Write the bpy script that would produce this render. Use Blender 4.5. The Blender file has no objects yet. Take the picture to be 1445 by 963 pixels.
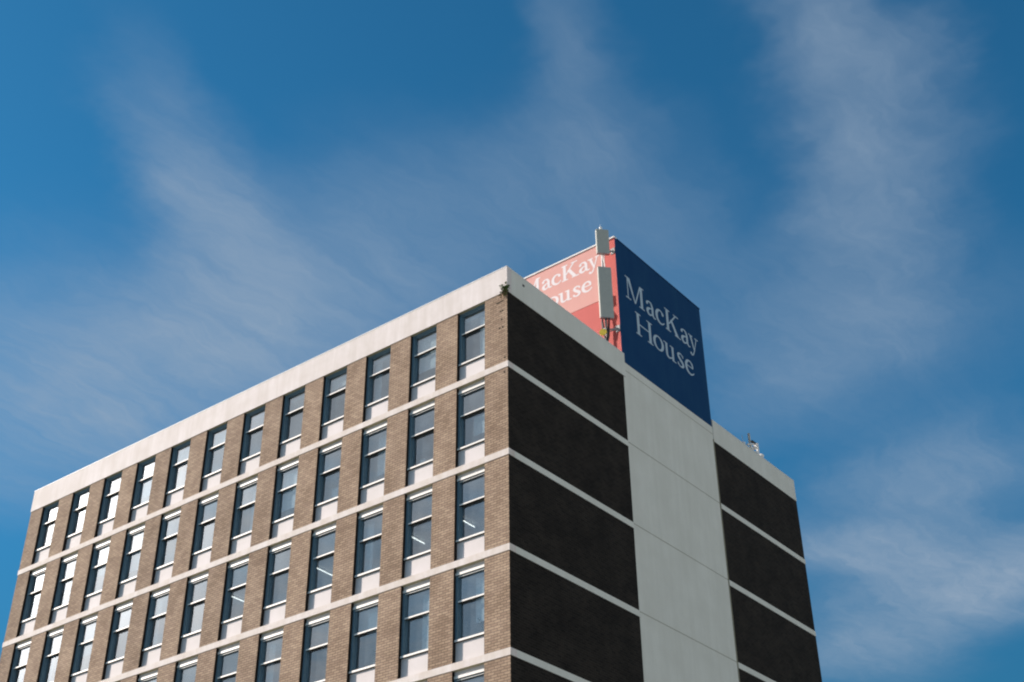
import bpy, bmesh, math, random
import numpy as np
from mathutils import Vector, Matrix
random.seed(7)
R = math.radians
scene = bpy.context.scene
C = scene.collection

# ------------------------------------------------------------------ camera
# metres; x runs along the sunny front (building on the -x side of the corner), y along the shaded flank,
# z = 0 at the top of the highest floor band; the street lies at GZ
GZ = -24.83
F, CX, CY, CZ, YAW, PITCH, ROLL = 1835.74989, 22.56496, -28.84617, -23.22326, 0.65968, 0.58003, -0.01166
fw = Vector((-math.sin(YAW)*math.cos(PITCH), math.cos(YAW)*math.cos(PITCH), math.sin(PITCH)))
r0 = Vector((math.cos(YAW), math.sin(YAW), 0)); u0 = r0.cross(fw)
rt = math.cos(ROLL)*r0 + math.sin(ROLL)*u0
up = -math.sin(ROLL)*r0 + math.cos(ROLL)*u0
cam = bpy.data.cameras.new('camera'); cam_o = bpy.data.objects.new('camera', cam); C.objects.link(cam_o)
M = Matrix((rt, up, -fw)).transposed().to_4x4(); M.translation = (CX, CY, CZ)
cam_o.matrix_world = M
cam.sensor_fit = 'HORIZONTAL'; cam.sensor_width = 36.0; cam.lens = F/1445*36.0
cam.clip_start = 0.1; cam.clip_end = 20000
scene.camera = cam_o

# ------------------------------------------------------------------ sun
SUN_AZ, SUN_EL = 64.0, 25.0            # azimuth from the front's outward normal (-y) towards -x
sd = Vector((-math.sin(R(SUN_AZ))*math.cos(R(SUN_EL)), -math.cos(R(SUN_AZ))*math.cos(R(SUN_EL)), math.sin(R(SUN_EL))))
sl = bpy.data.lights.new('sun', 'SUN'); so = bpy.data.objects.new('sun', sl); C.objects.link(so)
so.rotation_euler = sd.to_track_quat('Z', 'Y').to_euler()
sl.energy = 5.0; sl.angle = R(0.5); sl.color = (1.0, 0.89, 0.80)

# ------------------------------------------------------------------ exposure
scene.view_settings.view_transform = 'Standard'; scene.view_settings.look = 'None'
scene.view_settings.gamma = 1.0; scene.view_settings.use_curve_mapping = False
scene.view_settings.exposure = 0.32
scene.cycles.filter_width = 2.1

# ------------------------------------------------------------------ world: sky + thin cirrus on a plane high above
def direction(px, py):                  # used only to look up where in the sky a cloud lies
    return (fw*F + rt*(px-722.5) - up*(py-481.5)).normalized()
def sky_uv(px, py):                     # position on a level cloud sheet of unit height
    d = direction(px, py); return Vector((d.x/d.z, d.y/d.z, 0))

w = bpy.data.worlds.new('World'); scene.world = w; w.use_nodes = True
nt = w.node_tree; nt.nodes.clear()
def N(tree, typ, **kw):
    n = tree.nodes.new(typ)
    for k, v in kw.items():
        if k in n.inputs.keys() if isinstance(k, str) else False: n.inputs[k].default_value = v
        else: setattr(n, k, v)
    return n
def L(tree, a, b): tree.links.new(a, b)
def wm(op, a, b=None, c=None, clamp=False):
    n = nt.nodes.new('ShaderNodeMath'); n.operation = op; n.use_clamp = clamp
    for i, v in enumerate((a, b, c)):
        if v is None: continue
        if isinstance(v, (int, float)): n.inputs[i].default_value = v
        else: nt.links.new(v, n.inputs[i])
    return n.outputs[0]
out = nt.nodes.new('ShaderNodeOutputWorld'); bg = nt.nodes.new('ShaderNodeBackground')
bg.inputs['Strength'].default_value = 0.10
L(nt, bg.outputs[0], out.inputs['Surface'])
sky = nt.nodes.new('ShaderNodeTexSky'); sky.sky_type = 'NISHITA'; sky.sun_disc = False
sky.sun_elevation = R(SUN_EL); sky.sun_rotation = math.atan2(sd.x, sd.y)
sky.air_density = 1.0; sky.dust_density = 0.3; sky.ozone_density = 2.0; sky.altitude = 20
tc = nt.nodes.new('ShaderNodeTexCoord')
sep = nt.nodes.new('ShaderNodeSeparateXYZ'); L(nt, tc.outputs['Generated'], sep.inputs[0])
zc = wm('MAXIMUM', sep.outputs[2], 0.03)
uu = wm('DIVIDE', sep.outputs[0], zc); vv = wm('DIVIDE', sep.outputs[1], zc)
comb = nt.nodes.new('ShaderNodeCombineXYZ'); L(nt, uu, comb.inputs[0]); L(nt, vv, comb.inputs[1])
UV = comb.outputs[0]
def noise(vec, scale, detail, rough, dist=0.0, loc=(0,0,0), rot=0.0, sc=(1,1,1)):
    m = nt.nodes.new('ShaderNodeMapping'); m.inputs['Location'].default_value = loc
    m.inputs['Rotation'].default_value = (0, 0, rot); m.inputs['Scale'].default_value = sc
    L(nt, vec, m.inputs['Vector'])
    n = nt.nodes.new('ShaderNodeTexNoise'); n.inputs['Scale'].default_value = scale; n.inputs['Detail'].default_value = detail
    n.inputs['Roughness'].default_value = rough; n.inputs['Distortion'].default_value = dist
    L(nt, m.outputs[0], n.inputs['Vector']); return n
# warp the sheet a little so that no streak keeps a clean outline
wn = noise(UV, 3.0, 5, 0.6)
off = nt.nodes.new('ShaderNodeVectorMath'); off.operation = 'SUBTRACT'; L(nt, wn.outputs['Color'], off.inputs[0]); off.inputs[1].default_value = (.5,.5,.5)
sca = nt.nodes.new('ShaderNodeVectorMath'); sca.operation = 'SCALE'; sca.inputs['Scale'].default_value = 0.24; L(nt, off.outputs[0], sca.inputs[0])
add = nt.nodes.new('ShaderNodeVectorMath'); add.operation = 'ADD'; L(nt, UV, add.inputs[0]); L(nt, sca.outputs[0], add.inputs[1])
flat = nt.nodes.new('ShaderNodeVectorMath'); flat.operation = 'MULTIPLY'; flat.inputs[1].default_value = (1,1,0); L(nt, add.outputs[0], flat.inputs[0])
WUV = flat.outputs[0]
# (centre px, end-of-long-axis px, half-width px, strength)
STREAKS = [
 ((205,110),(180,0),62,.32), ((275,215),(240,110),74,.46), ((310,285),(275,190),84,.52), ((330,365),(300,270),96,.40), ((330,460),(310,360),130,.34),
 ((260,540),(60,600),190,.80), ((560,400),(440,440),130,.28), ((20,640),(-160,690),130,.72), ((470,480),(300,520),150,.48), ((670,340),(560,400),170,.36),
 ((110,520),(-60,560),140,.40), ((480,330),(400,240),120,.16),
 ((800,40),(788,-70),60,.30), ((835,160),(800,50),84,.34), ((910,270),(850,160),120,.30), ((990,400),(900,300),130,.40),
 ((1175,10),(1140,-100),80,.66), ((1215,130),(1178,20),98,.58), ((1262,255),(1225,140),112,.66), ((1240,370),(1150,390),140,.42), ((1300,90),(1320,30),52,.34),
 ((1110,540),(1000,500),120,.48), ((1290,690),(1180,730),84,.70), ((1200,770),(1150,800),84,.70), ((1300,800),(1180,850),104,.62),
 ((1330,850),(1200,930),80,.74), ((1220,925),(1120,955),62,.62), ((1430,820),(1340,890),56,.52), ((1400,640),(1300,690),84,.42), ((1260,480),(1050,470),120,.36),
 ((770,290),(650,330),120,.34),
]
total = None
for c, e, hw, st in STREAKS:
    c0 = sky_uv(*c); a = sky_uv(*e) - c0
    dv = Vector((e[0]-c[0], e[1]-c[1])).normalized(); pv = (c[0]-dv.y*hw, c[1]+dv.x*hw)
    b = sky_uv(*pv) - c0; ah = a.normalized(); bl = (b - ah*b.dot(ah)).length
    m = nt.nodes.new('ShaderNodeMapping'); m.vector_type = 'TEXTURE'
    m.inputs['Location'].default_value = c0; m.inputs['Rotation'].default_value = (0, 0, math.atan2(a.y, a.x))
    m.inputs['Scale'].default_value = (a.length*1.7, bl*1.9, 1)
    L(nt, WUV, m.inputs['Vector'])
    ln = nt.nodes.new('ShaderNodeVectorMath'); ln.operation = 'LENGTH'; L(nt, m.outputs[0], ln.inputs[0])
    mr = nt.nodes.new('ShaderNodeMapRange'); mr.interpolation_type = 'SMOOTHERSTEP'
    L(nt, ln.outputs['Value'], mr.inputs['Value'])
    for k, v in (('From Min', 0.0), ('From Max', 1.0), ('To Min', st), ('To Max', 0.0)): mr.inputs[k].default_value = v
    total = mr.outputs[0] if total is None else wm('ADD', total, mr.outputs[0])
fib = noise(WUV, 7.0, 10, 0.66, 0.5, rot=R(17), sc=(2.4, 0.5, 1)); fib2 = noise(WUV, 13.0, 8, 0.6, 0.3, loc=(2, 5, 0), rot=R(-8), sc=(2.6, 0.6, 1))       # fibres run the way the streaks run
fin = noise(WUV, 2.2, 6, 0.55, 0.2, loc=(3.1, 1.7, 0))
tex = wm('ADD', wm('ADD', wm('MULTIPLY', fib.outputs['Fac'], 0.80), wm('MULTIPLY', fib2.outputs['Fac'], 0.45)), wm('MULTIPLY', fin.outputs['Fac'], 0.70))
tex = wm('MULTIPLY', wm('MAXIMUM', wm('SUBTRACT', tex, 0.22), 0.0), 1.14)
mask = wm('MULTIPLY', total, tex)
# thin haze everywhere, thicker low down and round the sun
lowh = wm('POWER', wm('SUBTRACT', 1.0, zc, clamp=True), 4.0)
mask = wm('ADD', mask, wm('MULTIPLY', lowh, 0.06))
mask = wm('MULTIPLY', mask, 0.55)
mask = wm('MINIMUM', mask, 0.93)
dots = nt.nodes.new('ShaderNodeVectorMath'); dots.operation = 'DOT_PRODUCT'; L(nt, tc.outputs['Generated'], dots.inputs[0]); dots.inputs[1].default_value = sd
dpos = wm('MAXIMUM', dots.outputs['Value'], 0.0)
glow = wm('ADD', wm('MULTIPLY', wm('POWER', dpos, 12.0), 0.5), wm('MULTIPLY', wm('POWER', dpos, 120.0), 85.0))
tint = nt.nodes.new('ShaderNodeMix'); tint.data_type = 'RGBA'; tint.blend_type = 'MULTIPLY'; tint.inputs['Factor'].default_value = 1.0
L(nt, sky.outputs[0], tint.inputs['A']); tint.inputs['B'].default_value = (0.20, 0.80, 1.0, 1)
mx = nt.nodes.new('ShaderNodeMix'); mx.data_type = 'RGBA'; mx.clamp_factor = True
ed = nt.nodes.new('ShaderNodeMapRange'); ed.interpolation_type = 'SMOOTHSTEP'; L(nt, zc, ed.inputs['Value'])
for k, v in (('From Min', .24), ('From Max', .50), ('To Min', .70), ('To Max', 1.0)): ed.inputs[k].default_value = v
deep = nt.nodes.new('ShaderNodeVectorMath'); deep.operation = 'SCALE'; L(nt, tint.outputs['Result'], deep.inputs[0]); L(nt, ed.outputs[0], deep.inputs['Scale'])
L(nt, mask, mx.inputs['Factor']); L(nt, deep.outputs[0], mx.inputs['A']); mx.inputs['B'].default_value = (2.45, 3.2, 4.15, 1)
# a milky veil of cirrus round the sun (behind the photographer's shoulder; the panes mirror it)
ve = nt.nodes.new('ShaderNodeMapRange'); ve.interpolation_type = 'SMOOTHSTEP'; L(nt, dpos, ve.inputs['Value'])
for k, v in (('From Min', .74), ('From Max', .97), ('To Min', 0.0), ('To Max', 1.0)): ve.inputs[k].default_value = v
vf = wm('MULTIPLY', ve.outputs[0], wm('ADD', wm('MULTIPLY', noise(UV, 2.6, 7, .62, .8).outputs['Fac'], 2.2), -.25), clamp=True)
vm = nt.nodes.new('ShaderNodeMix'); vm.data_type = 'RGBA'; L(nt, vf, vm.inputs['Factor']); L(nt, mx.outputs['Result'], vm.inputs['A']); vm.inputs['B'].default_value = (4.9, 5.6, 6.3, 1)
gl = nt.nodes.new('ShaderNodeMix'); gl.data_type = 'RGBA'; gl.blend_type = 'ADD'; gl.inputs['Factor'].default_value = 1.0
gc = nt.nodes.new('ShaderNodeVectorMath'); gc.operation = 'SCALE'; gc.inputs[0].default_value = (1.0, 0.97, 0.93); L(nt, glow, gc.inputs['Scale'])
L(nt, vm.outputs['Result'], gl.inputs['A']); L(nt, gc.outputs[0], gl.inputs['B'])
# a bank of white cloud, added out of view to brighten the shaded flank
fill_bank = Vector((0.93, 0.16, 0.33)).normalized()
db = nt.nodes.new('ShaderNodeVectorMath'); db.operation = 'DOT_PRODUCT'; L(nt, tc.outputs['Generated'], db.inputs[0]); db.inputs[1].default_value = fill_bank
bm_ = nt.nodes.new('ShaderNodeMapRange'); bm_.interpolation_type = 'SMOOTHSTEP'
L(nt, wm('ADD', db.outputs['Value'], wm('MULTIPLY', wm('SUBTRACT', noise(tc.outputs['Generated'], 3.0, 6, .6).outputs['Fac'], .5), .35)), bm_.inputs['Value'])
for k, v in (('From Min', .60), ('From Max', .88), ('To Min', 0.0), ('To Max', .95)): bm_.inputs[k].default_value = v
bk = nt.nodes.new('ShaderNodeMix'); bk.data_type = 'RGBA'
L(nt, bm_.outputs[0], bk.inputs['Factor']); L(nt, gl.outputs['Result'], bk.inputs['A']); bk.inputs['B'].default_value = (6.8, 7.0, 6.8, 1)
L(nt, bk.outputs['Result'], bg.inputs['Color'])
w.cycles.sampling_method = 'MANUAL'; w.cycles.sample_map_resolution = 512

# ------------------------------------------------------------------ materials
def newmat(name):
    m = bpy.data.materials.new(name); m.use_nodes = True
    t = m.node_tree; return m, t, t.nodes['Principled BSDF']
def wall_coords(t):                     # u along the wall (x+y works on both axis-aligned faces), v up
    g = t.nodes.new('ShaderNodeNewGeometry'); s = t.nodes.new('ShaderNodeSeparateXYZ'); t.links.new(g.outputs['Position'], s.inputs[0])
    a = t.nodes.new('ShaderNodeMath'); a.operation = 'ADD'; t.links.new(s.outputs[0], a.inputs[0]); t.links.new(s.outputs[1], a.inputs[1])
    c = t.nodes.new('ShaderNodeCombineXYZ'); t.links.new(a.outputs[0], c.inputs[0]); t.links.new(s.outputs[2], c.inputs[1])
    return c.outputs[0], g.outputs['Position']
def tnoise(t, vec, scale, detail=4, rough=.55, sc=(1,1,1)):
    m = t.nodes.new('ShaderNodeMapping'); m.inputs['Scale'].default_value = sc; t.links.new(vec, m.inputs['Vector'])
    n = t.nodes.new('ShaderNodeTexNoise'); n.inputs['Scale'].default_value = scale; n.inputs['Detail'].default_value = detail; n.inputs['Roughness'].default_value = rough
    t.links.new(m.outputs[0], n.inputs['Vector']); return n.outputs['Fac']
def ramp(t, fac, stops):
    r = t.nodes.new('ShaderNodeValToRGB'); e = r.color_ramp.elements
    while len(e) < len(stops): e.new(0.5)
    for i, (p, c) in enumerate(stops): e[i].position = p; e[i].color = (*c, 1)
    t.links.new(fac, r.inputs[0]); return r.outputs[0]
def mixc(t, a, b, fac, mode='MIX'):
    m = t.nodes.new('ShaderNodeMix'); m.data_type = 'RGBA'; m.blend_type = mode
    for k, v in (('A', a), ('B', b), ('Factor', fac)):
        if isinstance(v, (int, float)): m.inputs[k].default_value = v
        elif isinstance(v, tuple): m.inputs[k].default_value = (*v, 1)
        else: t.links.new(v, m.inputs[k])
    return m.outputs['Result']
def brick(name, c1, c2, mortar, bump=0.5, dirt=(.62,.58,.55), msize=.012, spec=.25):
    m, t, p = newmat(name); uv, pos = wall_coords(t)
    b = t.nodes.new('ShaderNodeTexBrick'); t.links.new(uv, b.inputs['Vector'])
    b.inputs['Color1'].default_value = (*c1, 1); b.inputs['Color2'].default_value = (*c2, 1); b.inputs['Mortar'].default_value = (*mortar, 1)
    b.inputs['Scale'].default_value = 1.0; b.inputs['Mortar Size'].default_value = msize; b.inputs['Mortar Smooth'].default_value = 0.25
    b.inputs['Bias'].default_value = -0.1; b.inputs['Brick Width'].default_value = 0.242; b.inputs['Row Height'].default_value = 0.0868
    big = ramp(t, tnoise(t, uv, .9, 6, .6), [(.34, dirt), (.62, (1,1,1))])
    fine = ramp(t, tnoise(t, uv, 26, 3, .6), [(.3, (.78,.77,.76)), (.7, (1.1,1.08,1.06))])
    col = mixc(t, mixc(t, b.outputs['Color'], big, 1.0, 'MULTIPLY'), fine, 1.0, 'MULTIPLY')
    oi = t.nodes.new('ShaderNodeObjectInfo')
    col = mixc(t, col, ramp(t, oi.outputs['Random'], [(0, (.90,.89,.88)), (1, (1.05,1.03,1.0))]), 1.0, 'MULTIPLY')
    t.links.new(col, p.inputs['Base Color']); p.inputs['Roughness'].default_value = .88; p.inputs['Specular IOR Level'].default_value = spec
    h = t.nodes.new('ShaderNodeMath'); h.operation = 'MULTIPLY_ADD'; t.links.new(b.outputs['Fac'], h.inputs[0]); h.inputs[1].default_value = -1.0
    t.links.new(tnoise(t, uv, 40, 4, .6), h.inputs[2])
    bp = t.nodes.new('ShaderNodeBump'); bp.inputs['Strength'].default_value = bump; bp.inputs['Distance'].default_value = 0.008
    t.links.new(h.outputs[0], bp.inputs['Height']); t.links.new(bp.outputs[0], p.inputs['Normal'])
    return m
def paint(name, col, dirt, amount=.5, rough=.75, streak=True, bump=.15, blot=.8, spec=.3, grain=.045):
    m, t, p = newmat(name); uv, pos = wall_coords(t)
    a = tnoise(t, uv, 1.0, 6, .65, (2.6, .22, 1) if streak else (1,1,1))
    b = tnoise(t, uv, blot, 6, .6)
    s = t.nodes.new('ShaderNodeMath'); s.operation = 'MULTIPLY'; t.links.new(a, s.inputs[0]); t.links.new(b, s.inputs[1])
    fac = ramp(t, s.outputs[0], [(.16, (amount,)*3), (.36, (0,)*3)])
    c = mixc(t, col, dirt, fac)
    g = ramp(t, tnoise(t, uv, 55, 2, .5), [(.3, (1-grain*1.3,)*3), (.7, (1+grain*.7,)*3)])
    t.links.new(mixc(t, c, g, 1.0, 'MULTIPLY'), p.inputs['Base Color']); p.inputs['Roughness'].default_value = rough
    p.inputs['Specular IOR Level'].default_value = spec
    bp = t.nodes.new('ShaderNodeBump'); bp.inputs['Strength'].default_value = bump; bp.inputs['Distance'].default_value = .01
    t.links.new(tnoise(t, uv, 18, 5, .6), bp.inputs['Height']); t.links.new(bp.outputs[0], p.inputs['Normal'])
    return m
def simple(name, col, rough=.5, metal=0.0, var=.12, scale=9):
    m, t, p = newmat(name); uv, pos = wall_coords(t)
    f = ramp(t, tnoise(t, pos, scale, 4, .6), [(.3, tuple(c*(1-var) for c in col)), (.7, tuple(min(1, c*(1+var)) for c in col))])
    t.links.new(f, p.inputs['Base Color']); p.inputs['Roughness'].default_value = rough; p.inputs['Metallic'].default_value = metal
    return m
def emit(name, col, s):
    m, t, p = newmat(name); p.inputs['Base Color'].default_value = (*col, 1)
    p.inputs['Emission Color'].default_value = (*col, 1); p.inputs['Emission Strength'].default_value = s; return m
def glass(name, ior, tint, rough=.01):
    m = bpy.data.materials.new(name); m.use_nodes = True; t = m.node_tree; t.nodes.clear()
    o = t.nodes.new('ShaderNodeOutputMaterial'); mx = t.nodes.new('ShaderNodeMixShader')
    g = t.nodes.new('ShaderNodeBsdfGlossy'); g.inputs['Roughness'].default_value = rough; g.inputs['Color'].default_value = (.95,.97,1,1)
    tr = t.nodes.new('ShaderNodeBsdfTransparent'); tr.inputs['Color'].default_value = (*tint, 1)
    geo = t.nodes.new('ShaderNodeNewGeometry')
    def mth(op, a, b):
        n = t.nodes.new('ShaderNodeMath'); n.operation = op
        for i, v in enumerate((a, b)):
            if isinstance(v, (int, float)): n.inputs[i].default_value = v
            else: t.links.new(v, n.inputs[i])
        return n.outputs[0]
    dt = t.nodes.new('ShaderNodeVectorMath'); dt.operation = 'DOT_PRODUCT'; t.links.new(geo.outputs['Incoming'], dt.inputs[0]); t.links.new(geo.outputs['Normal'], dt.inputs[1])
    f0 = ior                                # reflectance of the coated pane seen square on; rises towards grazing
    fr = mth('MULTIPLY', mth('ADD', f0, mth('MULTIPLY', 1-f0, mth('POWER', mth('SUBTRACT', 1.0, mth('ABSOLUTE', dt.outputs['Value'], 0)), 5.0))), mth('SUBTRACT', 1.0, geo.outputs['Backfacing']))
    bp = t.nodes.new('ShaderNodeBump'); bp.inputs['Strength'].default_value = .03; bp.inputs['Distance'].default_value = .02
    t.links.new(tnoise(t, geo.outputs['Position'], .9, 0, .5), bp.inputs['Height'])
    oi = t.nodes.new('ShaderNodeObjectInfo'); wn_ = t.nodes.new('ShaderNodeTexWhiteNoise'); wn_.noise_dimensions = '1D'
    t.links.new(oi.outputs['Random'], wn_.inputs['W'])
    sb = t.nodes.new('ShaderNodeVectorMath'); sb.operation = 'SUBTRACT'; t.links.new(wn_.outputs['Color'], sb.inputs[0]); sb.inputs[1].default_value = (.5,.5,.5)
    sc_ = t.nodes.new('ShaderNodeVectorMath'); sc_.operation = 'SCALE'; sc_.inputs['Scale'].default_value = .03; t.links.new(sb.outputs[0], sc_.inputs[0])
    ad = t.nodes.new('ShaderNodeVectorMath'); ad.operation = 'ADD'; t.links.new(bp.outputs[0], ad.inputs[0]); t.links.new(sc_.outputs[0], ad.inputs[1])
    nm = t.nodes.new('ShaderNodeVectorMath'); nm.operation = 'NORMALIZE'; t.links.new(ad.outputs[0], nm.inputs[0])
    t.links.new(nm.outputs[0], g.inputs['Normal'])
    df = t.nodes.new('ShaderNodeBsdfDiffuse'); df.inputs['Color'].default_value = (.5,.55,.6,1)     # dust on the panes
    md = t.nodes.new('ShaderNodeMixShader')
    t.links.new(ramp(t, tnoise(t, geo.outputs['Position'], 3.0, 5, .6), [(.3, (.02,)*3), (.75, (.10,)*3)]), md.inputs[0])
    t.links.new(tr.outputs[0], md.inputs[1]); t.links.new(df.outputs[0], md.inputs[2])
    t.links.new(fr, mx.inputs[0]); t.links.new(md.outputs[0], mx.inputs[1]); t.links.new(g.outputs[0], mx.inputs[2])
    t.links.new(mx.outputs[0], o.inputs['Surface']); return m

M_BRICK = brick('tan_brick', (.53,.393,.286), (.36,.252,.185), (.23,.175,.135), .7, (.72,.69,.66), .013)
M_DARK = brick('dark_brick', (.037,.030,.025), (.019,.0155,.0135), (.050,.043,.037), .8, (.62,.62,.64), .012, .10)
M_WHITE = paint('white_paint', (.765,.695,.675), (.52,.45,.39), .5)
M_BAND = paint('band_paint', (.76,.69,.66), (.52,.42,.32), .5, blot=1.4)
def rust(m):                            # a few rust runs on the painted concrete
    t = m.node_tree; p = t.nodes['Principled BSDF']; uv, pos = wall_coords(t)
    f = ramp(t, tnoise(t, uv, 1.0, 5, .7, (3.2, .5, 1)), [(.64, (0,0,0)), (.74, (.75,)*3)])
    old = p.inputs['Base Color'].links[0].from_socket
    t.links.new(mixc(t, old, (.50, .30, .15), f), p.inputs['Base Color'])
rust(M_BAND)
M_SPAN = paint('spandrel_paint', (.76,.695,.685), (.60,.55,.50), .35, streak=False)
M_REND = paint('grey_render', (.76,.745,.68), (.58,.56,.49), .35, .9, True, 1.0, grain=.10)
M_SOFF = paint('soffit_olive', (.50,.46,.30), (.28,.25,.14), .5, streak=False)  # darker olive tone for band and parapet undersides
M_BLUE = paint('blue_paint', (.011,.058,.145), (.005,.042,.13), .6, .8, spec=.08)
M_RED = paint('red_paint', (.62,.125,.105), (.54,.10,.085), .5, .6)
M_PINK = paint('pink_panel', (.72,.36,.31), (.66,.31,.27), .5, .6)
M_LETB = paint('letter_grey', (.42,.52,.60), (.36,.46,.54), .3, .5)
M_LETP = paint('letter_white', (.82,.74,.74), (.76,.66,.65), .3, .5)
M_COPE = simple('coping', (.80,.77,.74), .5)
M_JOINT = simple('joint_sealant', (.26,.235,.165), .8)
M_FRAME = simple('window_frame_paint', (.15,.235,.29), .45)
M_RAIL = simple('window_rail_paint', (.82,.78,.72), .5, 0, .05)
M_UNDERSHADE = simple('underside_shade', (.05,.043,.03), .9)
M_GLASS = glass('window_glass', .26, (.80,.85,.88))
M_GLASS2 = glass('window_glass_lower', .215, (.78,.84,.88))
M_CEIL = simple('office_ceiling', (.70,.70,.68), .9)
M_OFF = simple('office_wall', (.58,.57,.53), .9)
M_FLOOR = simple('office_carpet', (.16,.16,.17), .95)
M_BLIND = simple('blind_fabric', (.74,.72,.66), .9)
M_TUBE = emit('lit_tube', (1,.96,.86), 2.2)
M_ROOF = simple('roof_membrane', (.22,.22,.21), .9)
M_ANT = simple('radome_grey', (.44,.44,.39), .55, 0, .05)
M_STEEL = simple('galvanised_steel', (.36,.37,.37), .45, .7)
M_BLACK = simple('black_cable', (.02,.02,.022), .6)
M_YEL = simple('yellow_paint', (.72,.52,.05), .6)
M_WPLAS = simple('white_plastic', (.82,.80,.76), .5, 0, .05)
M_LEAF = simple('leaf_green', (.085,.14,.03), .6, 0, .5, 30)
M_LEAFB = simple('dry_leaf', (.16,.10,.045), .7, 0, .4, 30)
M_STEM = simple('plant_stem', (.14,.10,.06), .8)
M_POT = simple('clay_pot', (.35,.17,.10), .8)
M_GROUND = simple('ground_mix', (.17,.165,.155), .9, 0, .25, .05)
M_ASPH = simple('asphalt', (.05,.05,.052), .9, 0, .25, 3)
M_PAVE = simple('concrete_paving', (.30,.29,.275), .9, 0, .12, 2)
M_MARK = simple('road_marking', (.75,.75,.72), .7)
M_DUCT = simple('metal_cabinet', (.45,.46,.46), .5, .2)

# ------------------------------------------------------------------ mesh helpers
def box(bm, x0, x1, y0, y1, z0, z1):
    x0, x1 = sorted((x0, x1)); y0, y1 = sorted((y0, y1)); z0, z1 = sorted((z0, z1))
    v = [bm.verts.new(p) for p in ((x0,y0,z0),(x1,y0,z0),(x1,y1,z0),(x0,y1,z0),(x0,y0,z1),(x1,y0,z1),(x1,y1,z1),(x0,y1,z1))]
    for f in ((3,2,1,0),(4,5,6,7),(0,1,5,4),(1,2,6,5),(2,3,7,6),(3,0,4,7)): bm.faces.new([v[i] for i in f])
def tube(bm, pts, rad, seg=10, caps=True):
    pts = [Vector(p) for p in pts]; rings = []
    rads = rad if isinstance(rad, (list, tuple)) else [rad]*len(pts)
    for i, p in enumerate(pts):
        d = ((pts[min(i+1, len(pts)-1)] - pts[max(i-1, 0)])).normalized()
        a = d.orthogonal().normalized() if i == 0 else (rings_a - d*rings_a.dot(d)).normalized()
        rings_a = a; b = d.cross(a)
        rings.append([bm.verts.new(p + (a*math.cos(2*math.pi*k/seg) + b*math.sin(2*math.pi*k/seg))*rads[i]) for k in range(seg)])
    for r1, r2 in zip(rings, rings[1:]):
        for k in range(seg): bm.faces.new((r1[k], r1[(k+1)%seg], r2[(k+1)%seg], r2[k]))
    if caps: bm.faces.new(rings[0][::-1]); bm.faces.new(rings[-1])
def link(name, bm, mats, parent=None, smooth=False, bevel=0):
    if bevel: bmesh.ops.bevel(bm, geom=bm.edges[:], offset=bevel, segments=2, affect='EDGES', profile=.5)
    bmesh.ops.recalc_face_normals(bm, faces=bm.faces[:])
    me = bpy.data.meshes.new(name); bm.to_mesh(me); bm.free()
    for m in (mats if isinstance(mats, (list, tuple)) else [mats]): me.materials.append(m)
    if smooth:
        for p in me.polygons: p.use_smooth = True
    o = bpy.data.objects.new(name, me); C.objects.link(o); o.parent = parent; return o
def boxes(name, lst, mat, parent=None, bevel=0):
    bm = bmesh.new()
    for b in lst: box(bm, *b)
    return link(name, bm, mat, parent, bevel=bevel)
def tubes(name, lst, mat, parent=None, seg=10):
    bm = bmesh.new()
    for pts, rad in lst: tube(bm, pts, rad, seg)
    return link(name, bm, mat, parent, smooth=False)
def thing(name, label, cat, loc=(0,0,0), group=None):
    o = bpy.data.objects.new(name, None); C.objects.link(o); o.location = loc; o.empty_display_size = .2
    o['label'] = label; o['category'] = cat
    if group: o['group'] = group
    return o
def tag(o, label, cat, group=None):
    o['label'] = label; o['category'] = cat
    if group: o['group'] = group
    return o

# ------------------------------------------------------------------ setting
g = bmesh.new(); bmesh.ops.create_circle(g, cap_ends=True, segments=64, radius=6000)
go = link('ground', g, M_GROUND); go.location = (0, 0, GZ); go['kind'] = 'structure'
ro = boxes('road', [(12, 19.5, -400, 400, GZ-.2, GZ+.004)], M_ASPH); ro['kind'] = 'structure'
mk = boxes('road_marking', [(15.65, 15.8, y, y+3, GZ+.003, GZ+.008) for y in range(-120, 120, 9)], M_MARK); mk['kind'] = 'structure'
pv = boxes('pavement', [(0.6, 12, -60, 60, GZ-.2, GZ+.12), (-60, 0.6, -8, -0.6, GZ-.2, GZ+.123)], M_PAVE); pv['kind'] = 'structure'

# ------------------------------------------------------------------ the building
H, TH = 3.3, 0.2265
ZT, ZP = 3.8706, 2.8411
MX, SX, WW = 0.98766, 2.21952, 1.23816
LX, WY = 27.5265, 21.0994
Y1, Y2 = 7.169, 13.868
NW, NR = 12, 7
ZB = -H*(NR-1)                     # lowest band; below it the ground storey
B = thing('office_building', 'eight storey office block with tan brick front, white bands and dark brick flank', 'building', (0, 0, GZ))
class Sub:                          # parts keep world coordinates although the Empty stands at street level
    pass
def P(o):
    o.parent = B; o.matrix_parent_inverse = Matrix.Translation((0, 0, -GZ)); return o
def pboxes(name, lst, mat, bevel=0): return P(boxes(name, lst, mat, None, bevel))

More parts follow.
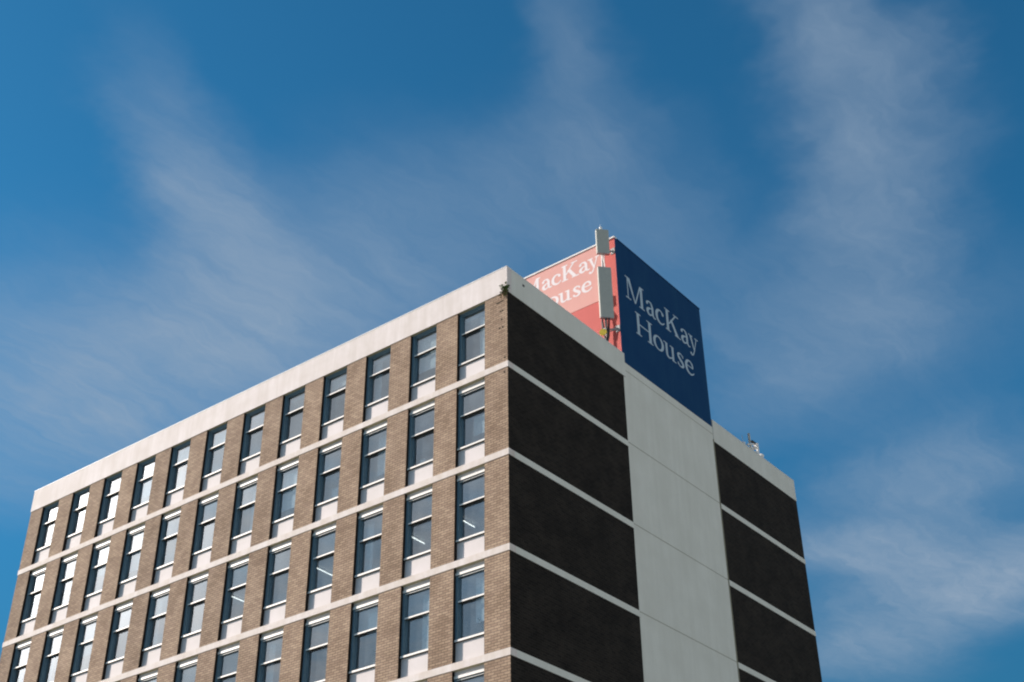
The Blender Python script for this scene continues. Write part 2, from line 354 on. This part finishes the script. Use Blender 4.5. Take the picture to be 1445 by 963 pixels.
def xr(i): return -(MX + i*SX)
edges = [0.0]
for i in range(NW): edges += [xr(i), xr(i)-WW]
edges.append(-LX)
DP = 0.32
for k in range(NW+1):
    x1, x0 = edges[2*k], edges[2*k+1]
    if k == 0: lst = [(x0, -0.0, 0.0, DP, GZ, ZP)]
    else: lst = [(x0, x1, 0.0, DP, GZ, ZP)]
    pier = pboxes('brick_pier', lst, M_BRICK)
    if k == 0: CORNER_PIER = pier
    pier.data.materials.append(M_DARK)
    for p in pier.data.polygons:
        if (p.normal.x > .9 and k > 0) or (p.normal.x < -.9 and k < NW): p.material_index = 1  # reveal sides get the dark brick: their shade is put into the colour
for dx, z in ((-.19,2.48),(-.27,2.48),(-.35,2.47),(-.43,2.47),(-.20,2.08),(-.29,2.08),(-.24,1.73),(-.20,1.40),(-.33,1.40),(-.12,.14),(-.14,-.42)):
    o = boxes('damaged_brick', [(dx-.035, dx+.035, -.003, .02, z, z+.055)], M_DARK); o.parent = CORNER_PIER
# dark brick of the flank (a skin standing off the corner pier), one part each side of the rendered strip
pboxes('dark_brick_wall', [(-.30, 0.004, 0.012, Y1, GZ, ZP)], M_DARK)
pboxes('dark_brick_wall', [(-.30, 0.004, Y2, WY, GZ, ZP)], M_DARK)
# end and back walls
pboxes('rear_wall', [(-LX, -.31, WY-.3, WY-.004, GZ, ZP)], M_BRICK)
pboxes('end_wall', [(-LX-.004, -LX+.3, DP+.004, WY-.31, GZ, ZP)], M_BRICK)
# rendered strip between the dark brick panels, joint lines at every floor
rend = pboxes('rendered_strip', [(-.296, -0.012, Y1+.002, Y2-.002, GZ, 3.53)], M_REND)
for k in range(0, NR):
    z = -H*k - .02
    P(boxes('joint_line', [(-.02, -0.009, Y1+.01, Y2-.03, z, z+.022)], M_JOINT))
P(boxes('joint_line', [(-.02, -0.009, Y1+.12, Y2-.03, ZP+.33, ZP+.35)], M_JOINT))
P(boxes('joint_line', [(-.02, 0.010, Y2-.05, Y2-.004, GZ, ZP+.1)], M_JOINT))
# floor bands: run along the front, return on the flank up to the rendered strip
for k in range(NR):
    z1, z0 = -H*k, -H*k - TH
    bm = bmesh.new()
    box(bm, -LX-.02, 0.018, -0.016, .30, z0, z1)
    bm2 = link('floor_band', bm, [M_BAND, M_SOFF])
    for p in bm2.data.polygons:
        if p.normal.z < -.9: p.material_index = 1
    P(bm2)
    P(boxes('floor_band', [(-.28, 0.018, .302, Y1+.006, z0, z1)], M_REND))
    P(boxes('floor_band', [(-.28, 0.018, Y2+.002, WY+.012, z0, z1)], M_REND))
# parapet
par = bmesh.new(); box(par, -LX-.03, 0.022, -0.022, .22, ZP, ZT)
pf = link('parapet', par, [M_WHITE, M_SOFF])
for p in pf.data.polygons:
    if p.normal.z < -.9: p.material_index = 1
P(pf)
P(boxes('parapet_coping', [(-LX-.045, 0.03, -0.034, .24, ZT-.002, ZT+.035)], M_COPE, bevel=.008))
P(boxes('parapet', [(-.22, 0.022, .222, 7.285, ZP, ZT)], M_REND))
P(boxes('parapet', [(-.22, 0.012, Y2+.004, WY+.012, ZP+.004, ZT)], M_REND))
P(boxes('parapet_coping', [(-.23, 0.03, .244, 7.285, ZT-.002, ZT+.022)], M_COPE))
P(boxes('parapet_coping', [(-.23, 0.02, Y2+.004, WY+.03, ZT-.002, ZT+.022)], M_COPE))
P(boxes('parapet', [(-LX, -.24, WY-.2, WY+.01, ZP, ZT), (-LX-.03, -LX+.2, .25, WY-.21, ZP, ZT)], M_WHITE))
P(boxes('roof', [(-LX+.21, -.24, .25, WY-.21, ZP-.1, ZP+.15)], M_ROOF))
# interiors: slabs, ceilings and walls of the offices behind the windows
for k in range(NR):
    P(boxes('floor_slab', [(-LX+.31, -.31, .33, WY-.31, -H*k-.26, -H*k-.02)], M_FLOOR))
    ztop = (ZP-.11) if k == 0 else (-H*(k-1)-.27)
    P(boxes('office_ceiling', [(-LX+.31, -.31, .33, 7.0, ztop-.16, ztop-.002)], M_CEIL))
    zf = -H*k - .018
    parts = [(-LX+.31, -.31, 6.2, 6.35, zf, ztop-.162)]
    rr = random.Random(20+k)
    i = rr.randint(6, 8)
    while i < NW and k != 2:
        x = (xr(i-1)-WW + xr(i))/2
        parts.append((x-.05, x+.05, .33, 6.19, zf, ztop-.163)); i += rr.randint(2, 4)
    P(boxes('office_wall', parts, M_OFF))
# ground storey: shopfront openings closed with dark glazing between the piers
for i in range(NW):
    P(boxes('shopfront_glazing', [(xr(i)-WW, xr(i), .2, .24, GZ+.3, -H*NR+1.2), ], M_GLASS2))
    P(boxes('shopfront_panel', [(xr(i)-WW, xr(i), .1, .3, GZ, GZ+.3), (xr(i)-WW, xr(i), .1, .3, -H*NR+1.2, ZB-TH)], M_SPAN))

# ------------------------------------------------------------------ windows (origin = right bottom corner of the opening, on the wall plane)
def mesh_of(name, fn, mats, bevel=0):
    bm = bmesh.new(); fn(bm)
    if bevel: bmesh.ops.bevel(bm, geom=bm.edges[:], offset=bevel, segments=1, affect='EDGES')
    bmesh.ops.recalc_face_normals(bm, faces=bm.faces[:])
    me = bpy.data.meshes.new(name); bm.to_mesh(me); bm.free(); me.materials.append(mats)
    if mats is M_RAIL:                  # shade under the members is put into a dark underside colour
        me.materials.append(M_UNDERSHADE)
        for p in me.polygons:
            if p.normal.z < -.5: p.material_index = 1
    return me
JW = .085
def build_window(top, infill):
    zs = .76; zr = 1.95; hb = .14
    zh = top - (infill or 0)
    def frame(bm):
        box(bm, -WW+.002, -WW+JW, .11, .30, zs-.06, zh-.002); box(bm, -JW, -.002, .11, .30, zs-.06, zh-.002)
        box(bm, -WW+JW+.001, -JW-.001, .15, .30, zh-.10, zh-.003)
        box(bm, -WW+JW+.001, -WW+JW+.035, .175, .29, zr, zh-.10); box(bm, -JW-.035, -JW-.001, .175, .29, zr, zh-.10)
        box(bm, -WW+JW+.001, -WW+JW+.04, .215, .295, zs, zr); box(bm, -JW-.04, -JW-.001, .215, .295, zs, zr)
    def upper(bm): box(bm, -WW+JW+.03, -JW-.03, .20, .208, zr+.01, zh-.10)
    def lower(bm): box(bm, -WW+JW+.036, -JW-.036, .245, .253, zs, zr+.03)
    def rail(bm):
        box(bm, -WW+JW-.01, -JW+.01, .125, .24, zr-.005, zr+.055)
    def head(bm):
        box(bm, -WW+.01, -.01, .085, .149, zh-.07, zh+.015)
        box(bm, -WW+JW, -JW, .125, .16, zh-.125, zh-.095)
    def head0(bm):
        box(bm, -WW+.01, -.01, .10, .149, zh-.06, zh-.004)
    def sill(bm):
        v = [(-WW+.003, .045), (-.003, .045)]
        box(bm, -WW+.003, -.003, .072, .30, zs-.085, zs-.01)
    def span(bm): box(bm, -WW+.002, -.002, .145, .30, .0, zs-.087)
    def inf(bm): box(bm, -WW+.002, -.002, .125, .30, zh+.003, top-.002)
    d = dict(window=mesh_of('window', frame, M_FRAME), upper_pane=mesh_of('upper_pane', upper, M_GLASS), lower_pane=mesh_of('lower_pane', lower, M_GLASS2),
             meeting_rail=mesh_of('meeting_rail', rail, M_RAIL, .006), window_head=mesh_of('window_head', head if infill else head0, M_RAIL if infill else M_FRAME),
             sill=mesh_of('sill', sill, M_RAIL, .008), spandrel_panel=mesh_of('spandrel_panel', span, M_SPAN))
    if infill: d['head_panel'] = mesh_of('head_panel', inf, M_SPAN)
    return d
W_TOP = build_window(ZP, 0); W_STD = build_window(H-TH, .165)
def roller(z0):
    def f(bm): box(bm, -WW+JW+.05, -JW-.05, .34, .345, z0, 2.7)
    return mesh_of('roller_blind', f, M_BLIND)
def half(x0, x1, z0, z1):
    def f(bm): box(bm, x0, x1, .40, .405, z0, z1)
    return mesh_of('blind', f, M_BLIND)
BLINDS = {(1,5): half(-.62,-.12,1.0,2.55), (1,6): half(-.55,-.12,1.9,2.6), (1,2): half(-.75,-.1,1.15,2.7), (1,0): half(-.8,-.1,1.2,1.9), (1,3): half(-.75,-.12,1.0,1.35),
          (3,0): half(-.65,-.1,1.25,2.7), (3,1): half(-.62,-.1,.9,2.7), (3,3): half(-.45,-.1,2.0,2.7), (3,5): half(-.4,-.1,1.9,2.7), (0,1): roller(1.3), (3,2): half(-.8,-.35,2.0,2.7), (2,9): roller(1.5), (0,6): roller(1.9)}
rb = random.Random(11)
ROLL = [roller(z) for z in (1.2, 1.6, 2.0, 2.3)]
CURT = [half(-WW+JW+.05, -WW+JW+.05+w_, .8, 2.7) for w_ in (.22, .34)] + [half(-JW-.05-w_, -JW-.05, .8, 2.7) for w_ in (.25, .4)]
for k in range(NR):
    for i in range(NW):
        if (k, i) in BLINDS or (k, i) in ((2,0),(2,1),(2,3),(2,5),(3,2),(3,0)): continue
        q = rb.random()
        if q < .28: BLINDS[(k, i)] = rb.choice(ROLL)
        elif q < .50: BLINDS[(k, i)] = rb.choice(CURT)
for k in range(NR):
    for i in range(NW):
        d = W_TOP if k == 0 else W_STD
        z = -H*(k+1)+H if False else -H*k       # storey k has its lower band top at -H*k
        wo = None
        for n, me in d.items():
            o = bpy.data.objects.new(n, me); C.objects.link(o)
            if wo is None:
                wo = o; P(o); o.location = (xr(i), 0, z)
            else: o.parent = wo
        if (k, i) in BLINDS:
            o = bpy.data.objects.new('roller_blind', BLINDS[(k, i)]); C.objects.link(o); o.parent = wo

# ------------------------------------------------------------------ penthouse with the two painted name walls
PY = 7.19; PX = -0.014; PT = 9.50; PXL = -9.5
pent = pboxes('penthouse', [(PXL, PX-.006, PY, Y2-.04, ZP+.16, PT)], M_RED)
def sub(o): o.parent = pent; return o
sub(boxes('blue_wall', [(PX-.005, PX+.004, PY-.002, Y2-.03, 3.532, PT-.001)], M_BLUE))
sub(boxes('pink_panel', [(-5.15, -.68, PY-.012, PY+.002, 6.74, PT-.03)], M_PINK))
sub(boxes('coping', [(PXL-.04, PX+.02, PY-.05, PY+.14, PT+.001, PT+.07)], M_COPE))
sub(boxes('coping', [(PX-.13, PX+.02, PY+.141, Y2-.01, PT+.001, PT+.055)], M_BLUE))

# --- lettering: each glyph is drawn as pen strokes and meshed as one clean sheet
def arc(cx, cy, rx, ry, a0, a1, r0_, r1_, n=40, stress=None):
    o = []
    for i in range(n+1):
        t = i/n; a = R(a0+(a1-a0)*t); rr = r0_+(r1_-r0_)*t
        if stress: rr = stress[0] + (stress[1]-stress[0])*abs(math.cos(a))**1.6
        o.append((cx+rx*math.cos(a), cy+ry*math.sin(a), rr))
    return o
def seg(x0, y0, x1, y1, r0_, r1_=None, n=40):
    r1_ = r0_ if r1_ is None else r1_
    return [(x0+(x1-x0)*i/n, y0+(y1-y0)*i/n, r0_+(r1_-r0_)*i/n) for i in range(n+1)]
def spl(pts, n=24):                     # Catmull-Rom through (x, y, r)
    P_ = [pts[0]]+list(pts)+[pts[-1]]; o = []
    for i in range(1, len(P_)-2):
        a, b, c, d = (np.array(q) for q in P_[i-1:i+3])
        for j in range(n):
            t = j/n; o.append(tuple(.5*((2*b)+(-a+c)*t+(2*a-5*b+4*c-d)*t*t+(-a+3*b-3*c+d)*t**3)))
    o.append(pts[-1]); return o
def stem(x, y0, y1, w_): return ('box', x-w_/2, x+w_/2, y0, y1)
def serif(x0, x1, y, up_): return ('box', x0, x1, y if up_ else y-.042, y+.042 if up_ else y)
def para(x0, x1, x2, x3, y0, y1): return ('quad', [(x0, y0), (x1, y0), (x2, y1), (x3, y1)])
XH = .67
GL = {
 'M': (1.28, [stem(.17,0,1,.052), serif(.02,.36,0,True), serif(.02,.24,1,False), para(.60,.66,.33,.14,0.0,1.0), para(.60,.665,1.06,.995,0.0,1.0),
              stem(1.08,0,1,.15), serif(.90,1.26,0,True), serif(1.0,1.26,1,False)]),
 'a': (.68, [stem(.47,.09,.48,.125), spl([(.12,.53,.062),(.16,.605,.035),(.27,.65,.026),(.39,.615,.045),(.455,.50,.058)]),
              spl([(.45,.385,.024),(.30,.35,.03),(.155,.26,.062),(.12,.155,.07),(.175,.058,.055),(.27,.032,.038),(.38,.08,.026),(.45,.15,.022)]),
              spl([(.47,.12,.06),(.53,.045,.04),(.60,.03,.026),(.66,.05,.018)])]),
 'c': (.68, [spl([(.55,.525,.07),(.50,.60,.040),(.40,.647,.026),(.26,.61,.045),(.145,.48,.068),(.115,.33,.075),(.15,.17,.068),(.27,.055,.05),(.41,.03,.036),(.53,.075,.026),(.62,.155,.020)])]),
 'K': (1.10, [stem(.21,0,1,.15), serif(.04,.40,0,True), serif(.04,.40,1,False), para(.26,.34,.87,.80,.36,1.0), serif(.66,1.02,1,False),
              para(.77,.97,.57,.40,0.0,.60), serif(.68,1.10,0,True)]),
 'y': (.76, [para(.36,.435,.235,.085,0.0,XH), para(.365,.41,.645,.60,-.02,XH), serif(.01,.32,XH,False), serif(.49,.75,XH,False),
              spl([(.39,.0,.022),(.33,-.13,.026),(.265,-.23,.030),(.18,-.275,.03),(.115,-.225,.058)])]),
 'H': (1.18, [stem(.21,0,1,.15), stem(.97,0,1,.15), serif(.04,.40,0,True), serif(.04,.40,1,False), serif(.79,1.15,0,True), serif(.79,1.15,1,False), ('box',.2,.98,.48,.53)]),
 'o': (.72, [arc(.36,.335,.275,.305,0,360,0,0,120,(.026,.072))]),
 'u': (.84, [stem(.20,.19,XH,.125), spl([(.20,.20,.062),(.22,.10,.058),(.30,.040,.042),(.40,.045,.03),(.53,.12,.022)]), stem(.61,.0,XH,.125),
              serif(.02,.22,XH,False), serif(.44,.62,XH,False), serif(.60,.80,0,True)]),
 's': (.54, [spl([(.44,.60,.018),(.44,.515,.020),(.40,.60,.026),(.28,.648,.028),(.16,.60,.046),(.125,.51,.058),(.19,.41,.066),(.33,.30,.068),(.42,.20,.064),(.40,.095,.05),(.27,.03,.03),(.15,.06,.026),(.085,.16,.02),(.08,.07,.018)])]),
 'e': (.70, [seg(.15,.375,.56,.375,.022), spl([(.575,.385,.03),(.555,.52,.05),(.47,.62,.04),(.36,.648,.028),(.24,.60,.046),(.145,.48,.066),(.115,.33,.074),(.155,.165,.068),(.27,.055,.05),(.41,.03,.036),(.54,.08,.026),(.63,.165,.020)])]),
}
def glyph_polys(ch, grow, res=.016):
    wd, prims = GL[ch]; nx = int((wd+.12)/res)+1; y0 = -.42; ny = int(1.52/res)+1
    xs = -.06+np.arange(nx)*res; ys = y0+np.arange(ny)*res; X, Y = np.meshgrid(xs, ys); Dm = np.full(X.shape, 9.)
    for pr in prims:
        if isinstance(pr, list):
            for (a, b, r_) in pr: Dm = np.minimum(Dm, np.hypot(X-a, Y-b)-r_)
        elif pr[0] == 'box':
            _, a, b, c, d = pr; dx = np.abs(X-(a+b)/2)-(b-a)/2; dy = np.abs(Y-(c+d)/2)-(d-c)/2
            Dm = np.minimum(Dm, np.where((dx > 0) & (dy > 0), np.hypot(dx, dy), np.maximum(dx, dy)))
        else:
            q = pr[1]; dd = np.full(X.shape, -9.)
            for i in range(4):
                (ax, ay), (bx, by) = q[i], q[(i+1) % 4]; ex, ey = bx-ax, by-ay; l = math.hypot(ex, ey)
                dd = np.maximum(dd, ((X-ax)*ey-(Y-ay)*ex)/l)
            Dm = np.minimum(Dm, dd)
    Dm -= grow; polys = []
    for j in range(ny-1):
        for i in range(nx-1):
            cs = [(i, j), (i+1, j), (i+1, j+1), (i, j+1)]; v = [Dm[b, a] for a, b in cs]
            if min(v) > 0: continue
            pl = []
            for k in range(4):
                (a, b), (c, d) = cs[k], cs[(k+1) % 4]; va, vb = v[k], v[(k+1) % 4]
                if va <= 0: pl.append((xs[a], ys[b]))
                if (va <= 0) != (vb <= 0):
                    t = va/(va-vb); pl.append((xs[a]+(xs[c]-xs[a])*t, ys[b]+(ys[d]-ys[b])*t))
            if len(pl) >= 3: polys.append(pl)
    return polys
# (glyph, left edge, right edge) measured along the wall from the M's left edge, for a cap height of 1.06
LINE1 = [('M', 7.77, 9.14), ('a', 9.25, 9.97), ('c', 9.96, 10.67), ('K', 10.71, 11.90), ('a', 11.93, 12.67), ('y', 12.60, 13.37)]
LINE2 = [('H', 8.34, 9.62), ('o', 9.64, 10.42), ('u', 10.44, 11.36), ('s', 11.43, 12.02), ('e', 12.05, 12.81)]
def letter_line(name, line, base, cap, to3d, scale, mat, grow):
    bm = bmesh.new()
    for ch, l, r_ in line:
        wd = GL[ch][0]; x_lo = min(.02, .05); kx = (r_-l)/(wd-.04)*1.0
        for pl in glyph_polys(ch, grow):
            vs = [bm.verts.new(to3d((l-7.77)*scale + (x-.02)*kx*scale, base+y*cap)) for x, y in pl]
            try: bm.faces.new(vs)
            except ValueError: pass
    bmesh.ops.remove_doubles(bm, verts=bm.verts[:], dist=1e-5)
    return sub(link(name, bm, mat))
onblue = lambda a, z: (PX+.008, 7.77+a, z)
letter_line('lettering', LINE1, 6.88, 1.07, onblue, 1.0, M_LETB, .004)
letter_line('lettering', LINE2, 5.43, 1.05, onblue, 1.0, M_LETB, .004)
PS = .715
onpink = lambda a, z: (-4.81+a, PY-.016, z)
letter_line('lettering', LINE1, 8.47, .765, onpink, PS, M_LETP, .016)
letter_line('lettering', LINE2, 7.43, .75, onpink, PS, M_LETP, .016)

# ------------------------------------------------------------------ mobile phone antennas by the penthouse corner
AX, AY = -.30, 6.72
nrm = Vector((.74, -.67, 0)); nrm.normalize(); wdir = Vector((-nrm.y, nrm.x, 0))
def obox(bm, c, hw, hd, z0, z1, ch=.02):          # upright box with chamfered vertical edges, turned to nrm
    pr = [(-hw+ch, -hd), (hw-ch, -hd), (hw, -hd+ch), (hw, hd-ch), (hw-ch, hd), (-hw+ch, hd), (-hw, hd-ch), (-hw, -hd+ch)]
    lo = [bm.verts.new(Vector((c[0], c[1], z0)) + wdir*a - nrm*b) for a, b in pr]
    hi = [bm.verts.new(Vector((c[0], c[1], z1)) + wdir*a - nrm*b) for a, b in pr]
    bm.faces.new(lo[::-1]); bm.faces.new(hi)
    for i in range(8): bm.faces.new((lo[i], lo[(i+1)%8], hi[(i+1)%8], hi[i]))
def panel_antenna(label, z0, z1, hw):
    t = thing('panel_antenna', label, 'antenna', (AX, AY, z0), 'panel antennas on the rooftop mast')
    inv = Matrix.Translation((-AX, -AY, -z0))
    def pp(o): o.parent = t; o.matrix_parent_inverse = inv; return o
    bm = bmesh.new(); obox(bm, (AX, AY), hw, .075, z0+.03, z1-.02); pp(link('radome', bm, M_ANT))
    bm = bmesh.new(); obox(bm, (AX, AY), hw-.008, .07, z0, z0+.029); pp(link('bottom_cap', bm, M_STEEL))
    bm = bmesh.new(); obox(bm, (AX, AY), hw-.008, .07, z1-.019, z1); pp(link('top_cap', bm, M_ANT))
    pc = Vector((AX, AY, 0)) - nrm*.17
    for z in (z0+.25, z1-.25):
        bm = bmesh.new(); obox(bm, (Vector((AX, AY, 0))-nrm*.10), .05, .024, z-.05, z+.05, .008); pp(link('mount_bracket', bm, M_STEEL))
    return t
panel_antenna('tall grey panel antenna hanging low on the mast in front of the pink wall', 5.37, 7.83, .275)
panel_antenna('short grey panel antenna at the top of the mast, above the pink wall', 8.52, 9.74, .265)
pc = Vector((AX, AY, 0)) - nrm*.17
mast = thing('antenna_mast', 'thin steel mast carrying two grey panel antennas beside the penthouse corner', 'mast', (pc.x, pc.y, ZP+.15))
minv = Matrix.Translation((-pc.x, -pc.y, -(ZP+.15)))
def mp(o): o.parent = mast; o.matrix_parent_inverse = minv; return o
mp(tubes('pole', [([(pc.x, pc.y, ZP+.15), (pc.x, pc.y, 9.98)], .045)], M_STEEL, seg=14))
mp(tubes('lightning_rod', [([(pc.x, pc.y, 9.98), (pc.x, pc.y, 10.16)], .006)], M_STEEL, seg=6))
mp(tubes('end_cap', [([(pc.x, pc.y, 9.90), (pc.x, pc.y, 10.02)], .06)], M_WPLAS, seg=12))
for z in (4.95, 8.75):
    a = mp(tubes('wall_bracket', [([(pc.x, pc.y, z), (pc.x+.30, PY-.01, z+.12)], .034), ([(pc.x, pc.y, z-.12), (pc.x+.30, PY-.01, z+.1)], .02)], M_STEEL))
    cl = boxes('clamp', [(pc.x-.09, pc.x+.09, pc.y-.09, pc.y+.09, z-.07, z+.07)], M_STEEL, bevel=.015); cl.parent = a
    pl = boxes('wall_plate', [(pc.x+.2, pc.x+.4, PY-.02, PY-.001, z-.03, z+.26)], M_STEEL); pl.parent = a
cab = []
for j, (dx, dy) in enumerate(((-.07, -.03), (.0, -.05), (.06, .0), (.10, .03))):
    cab.append(([(AX+dx, AY+dy, 5.38), (AX+dx*.9-.01, AY+dy, 5.15), (AX+dx*.6-.05, AY+dy+.06, 4.9), (AX+dx*.5-.05, AY+dy+.05, 4.6), (AX+dx*.6-.08-.02*j, AY+dy, 4.2), (AX-.16, AY, 3.4), (AX-.2, AY, 3.0)], .022))
mp(tubes('feeder_cable', cab[:2], M_BLACK, seg=8)); mp(tubes('feeder_cable', cab[2:], M_BLACK, seg=8))
mp(tubes('jumper_cable', [([(AX-.04, AY+.02, 8.53), (AX-.06, AY+.05, 8.35), (AX-.02, AY+.1, 8.1), (AX-.01, AY+.1, 7.8)], .016), ([(AX+.04, AY+.02, 8.53), (AX+.0, AY+.05, 8.3), (AX-.05, AY+.12, 8.0), (AX-.06, AY+.1, 7.8)], .016)], M_WPLAS, seg=7))
# radio unit and cable loom on the wall behind the tall panel
rru = thing('radio_unit', 'small radio unit with hanging cables on the red wall behind the tall antenna', 'radio unit', (-.80, PY, 6.4))
rinv = Matrix.Translation((.80, -PY, -6.4))
def rp(o): o.parent = rru; o.matrix_parent_inverse = rinv; return o
rp(boxes('housing', [(-.80, -.52, PY-.20, PY-.013, 6.35, 6.85)], M_ANT, bevel=.015))
rp(tubes('cable', [([(-.62, PY-.12, 6.36), (-.66, PY-.16, 6.15), (-.62, PY-.22, 5.9), (-.70, PY-.20, 5.6), (-.64, PY-.24, 5.3), (-.62, PY-.2, 5.0), (-.5, PY-.12, 4.7)], .035),
                   ([(-.70, PY-.12, 6.36), (-.72, PY-.18, 6.1), (-.68, PY-.18, 5.8), (-.7, PY-.22, 5.5), (-.7, PY-.2, 5.1), (-.6, PY-.15, 4.6), (-.5, PY-.1, 4.2)], .035)], M_BLACK))
bm = bmesh.new(); tube(bm, [(-.44, 6.60, 4.72), (-.43, 6.57, 4.72)], .15, 22)
tag(link('warning_disc', bm, M_YEL), 'small round yellow disc just above the parapet left of the antenna foot', 'sign')

# ------------------------------------------------------------------ cluster of small aerials further along the flank roof
ax, ay = -.34, 17.85
cl = thing('aerial_cluster', 'small cluster of white aerials, cameras and a short mast above the shaded parapet', 'antenna', (ax, ay, ZP+.15))
cinv = Matrix.Translation((-ax, -ay, -(ZP+.15)))
def cp(o): o.parent = cl; o.matrix_parent_inverse = cinv; return o
cp(tubes('mast', [([(ax, ay, ZP+.15), (ax, ay, 4.62)], .035), ([(ax, ay, 4.62), (ax, ay, 5.06)], .055)], M_ANT, seg=12))
cp(tubes('crossarm', [([(ax-.02, ay-.22, 4.42), (ax+.02, ay+.34, 4.66)], .04), ([(ax, ay+.1, 3.9), (ax, ay+.1, 4.52)], .035), ([(ax, ay+.1, 4.36), (ax, ay+.8, 4.62)], .03), ([(ax, ay+.72, 3.6), (ax, ay+.72, 4.86)], .055)], M_WPLAS, seg=10))
def dish(name, c, rad, d):
    bm = bmesh.new(); d = Vector(d).normalized()
    bmesh.ops.create_uvsphere(bm, u_segments=14, v_segments=8, radius=rad)
    bmesh.ops.scale(bm, vec=(1, 1, .62), verts=bm.verts)
    bm.transform(Matrix.Translation(c) @ d.to_track_quat('Z', 'Y').to_matrix().to_4x4())
    return cp(link(name, bm, M_WPLAS, smooth=True))
dish('camera_dome', (ax-.05, ay-.56, 4.30), .13, (-.3, -1, 0))
dish('camera_dome', (ax+.08, ay+.40, 4.20), .12, (.4, -.9, 0))
dish('camera_dome', (ax+.02, ay+.95, 4.32), .12, (.4, -.9, .1))
cp(boxes('antenna_box', [(ax-.08, ax+.08, ay+.28, ay+.44, 4.42, 4.54)], M_WPLAS, bevel=.02))
cp(boxes('antenna_box', [(ax-.08, ax+.08, ay+.50, ay+.62, 4.58, 4.72)], M_WPLAS, bevel=.02))
cp(boxes('antenna_box', [(ax-.08, ax+.06, ay+.18, ay+.56, 4.74, 4.80)], M_BLACK, bevel=.02))
cp(tubes('whip', [([(ax-.05, ay-.56, 4.35), (ax-.05, ay-.56, 4.75)], .010)], M_STEEL, seg=6))

# ------------------------------------------------------------------ weed growing out of the corner joint
wd = thing('corner_weed', 'small green weed rooted in the joint under the parapet at the building corner', 'plant', (-.05, -.03, ZP))
rr = random.Random(5)
st, lf, lb = [], bmesh.new(), bmesh.new()
for j in range(26):
    a = rr.uniform(-2.9, .7); l = rr.uniform(.10, .26); uz = rr.uniform(-.25, .30)
    q = Vector((math.cos(a)*l*.75, math.sin(a)*l*.6, uz))
    st.append(([Vector((0, 0, 0)), q*.55+Vector((0, 0, .02)), q], [.006, .005, .003]))
    for m_ in range(9):
        b = lf if (q.z > -.06 or rr.random() < .3) else lb
        c = q*rr.uniform(.45, 1.1)+Vector((rr.uniform(-.05, .05), rr.uniform(-.05, .03), rr.uniform(-.04, .05)))
        d1 = Vector((rr.uniform(-1, 1), rr.uniform(-1, 1), rr.uniform(-.6, 1))).normalized(); d2 = d1.orthogonal().normalized(); s = rr.uniform(.03, .055)
        b.faces.new([b.verts.new(c+v) for v in (-d1*s, d2*s*.5, d1*s, -d2*s*.5)])
for o in (tubes('stem', st, M_STEM, seg=5), link('foliage', lf, M_LEAF), link('dry_foliage', lb, M_LEAFB)): o.parent = wd

# ------------------------------------------------------------------ things seen inside the offices
def ray_to(px, py, axis, val):
    d = direction(px, py); o = Vector((CX, CY, CZ)); return o + d*((val-o[axis])/d[axis])
def tube_light(k, a, b, label):
    zc_ = (ZP-.11 if k == 0 else -H*(k-1)-.27)-.24
    p, q = ray_to(*a, 2, zc_), ray_to(*b, 2, zc_)
    q = p+(q-p).normalized()*min(max((q-p).length, .8), 1.2)
    t = thing('ceiling_light', label, 'ceiling light', p, 'fluorescent tubes seen through the windows')
    d = (q-p).normalized(); s = Vector((-d.y, d.x, 0))*.018; bm = bmesh.new()
    lo = [bm.verts.new(v+Vector((0, 0, .03))) for v in (-s, s, (q-p)+s, (q-p)-s)]; hi = [bm.verts.new(v+Vector((0, 0, .075))) for v in (-s, s, (q-p)+s, (q-p)-s)]
    bm.faces.new(lo); bm.faces.new(hi[::-1])
    for i in range(4): bm.faces.new((lo[i], lo[(i+1) % 4], hi[(i+1) % 4], hi[i]))
    link('fitting', bm, M_RAIL, t)
    tubes('lit_tube', [([Vector((0, 0, 0)), q-p], .013)], M_TUBE, t, 8)
tube_light(2, (650,733), (664,741), 'lit ceiling tube inside the third-row window nearest the building corner')
tube_light(2, (579,757), (596,766), 'lit ceiling tube inside the third-row window second from the building corner')
tube_light(2, (445,801), (470,813), 'lit ceiling tube inside the third-row window fourth from the building corner')
tube_light(2, (327,842), (346,850), 'lit ceiling tube inside the third-row window sixth from the building corner')
def pot_plant(i, k, dx, label, seed):
    t = thing('potted_plant', label, 'plant', (xr(i)+dx, .46, -H*k+.78), 'potted plants on the office window ledges')
    rr = random.Random(seed); bm = bmesh.new()
    tube(bm, [(0,0,0), (0,0,.16)], [.06, .085], 14); link('pot', bm, M_POT, t)
    lf = bmesh.new()
    for j in range(70):
        a = rr.uniform(0, 6.28); h = rr.uniform(.05, .42); r_ = rr.uniform(.0, .16); c = Vector((math.cos(a)*r_, math.sin(a)*r_*.6, .16+h))
        d1 = Vector((math.cos(a), math.sin(a), rr.uniform(-.4, .8))).normalized(); d2 = d1.orthogonal().normalized(); s = rr.uniform(.04, .08)
        lf.faces.new([lf.verts.new(c+v) for v in (-d1*s, d2*s*.35, d1*s, -d2*s*.35)])
    link('foliage', lf, M_LEAF, t)
pot_plant(2, 3, -.40, 'bushy green pot plant inside the fourth-row window third from the corner', 3)
pot_plant(0, 3, -.45, 'green pot plant behind the glass of the fourth-row window nearest the corner', 4)
bm = bmesh.new(); tube(bm, [(0,0,0), (0,0,.05), (0,0,.30), (0,0,.34)], [.10, .16, .13, .08], 16)
lp = tag(link('paper_lamp', bm, M_BLIND), 'pale rounded lampshade low inside the second-row window second from the corner', 'lamp'); lp.location = (xr(1)-.88, .50, -H+.80)
# small rusty outlet near the corner on the flank parapet
P(boxes('overflow_outlet', [(0.0, .034, .86, .96, 3.52, 3.60)], M_BLACK))
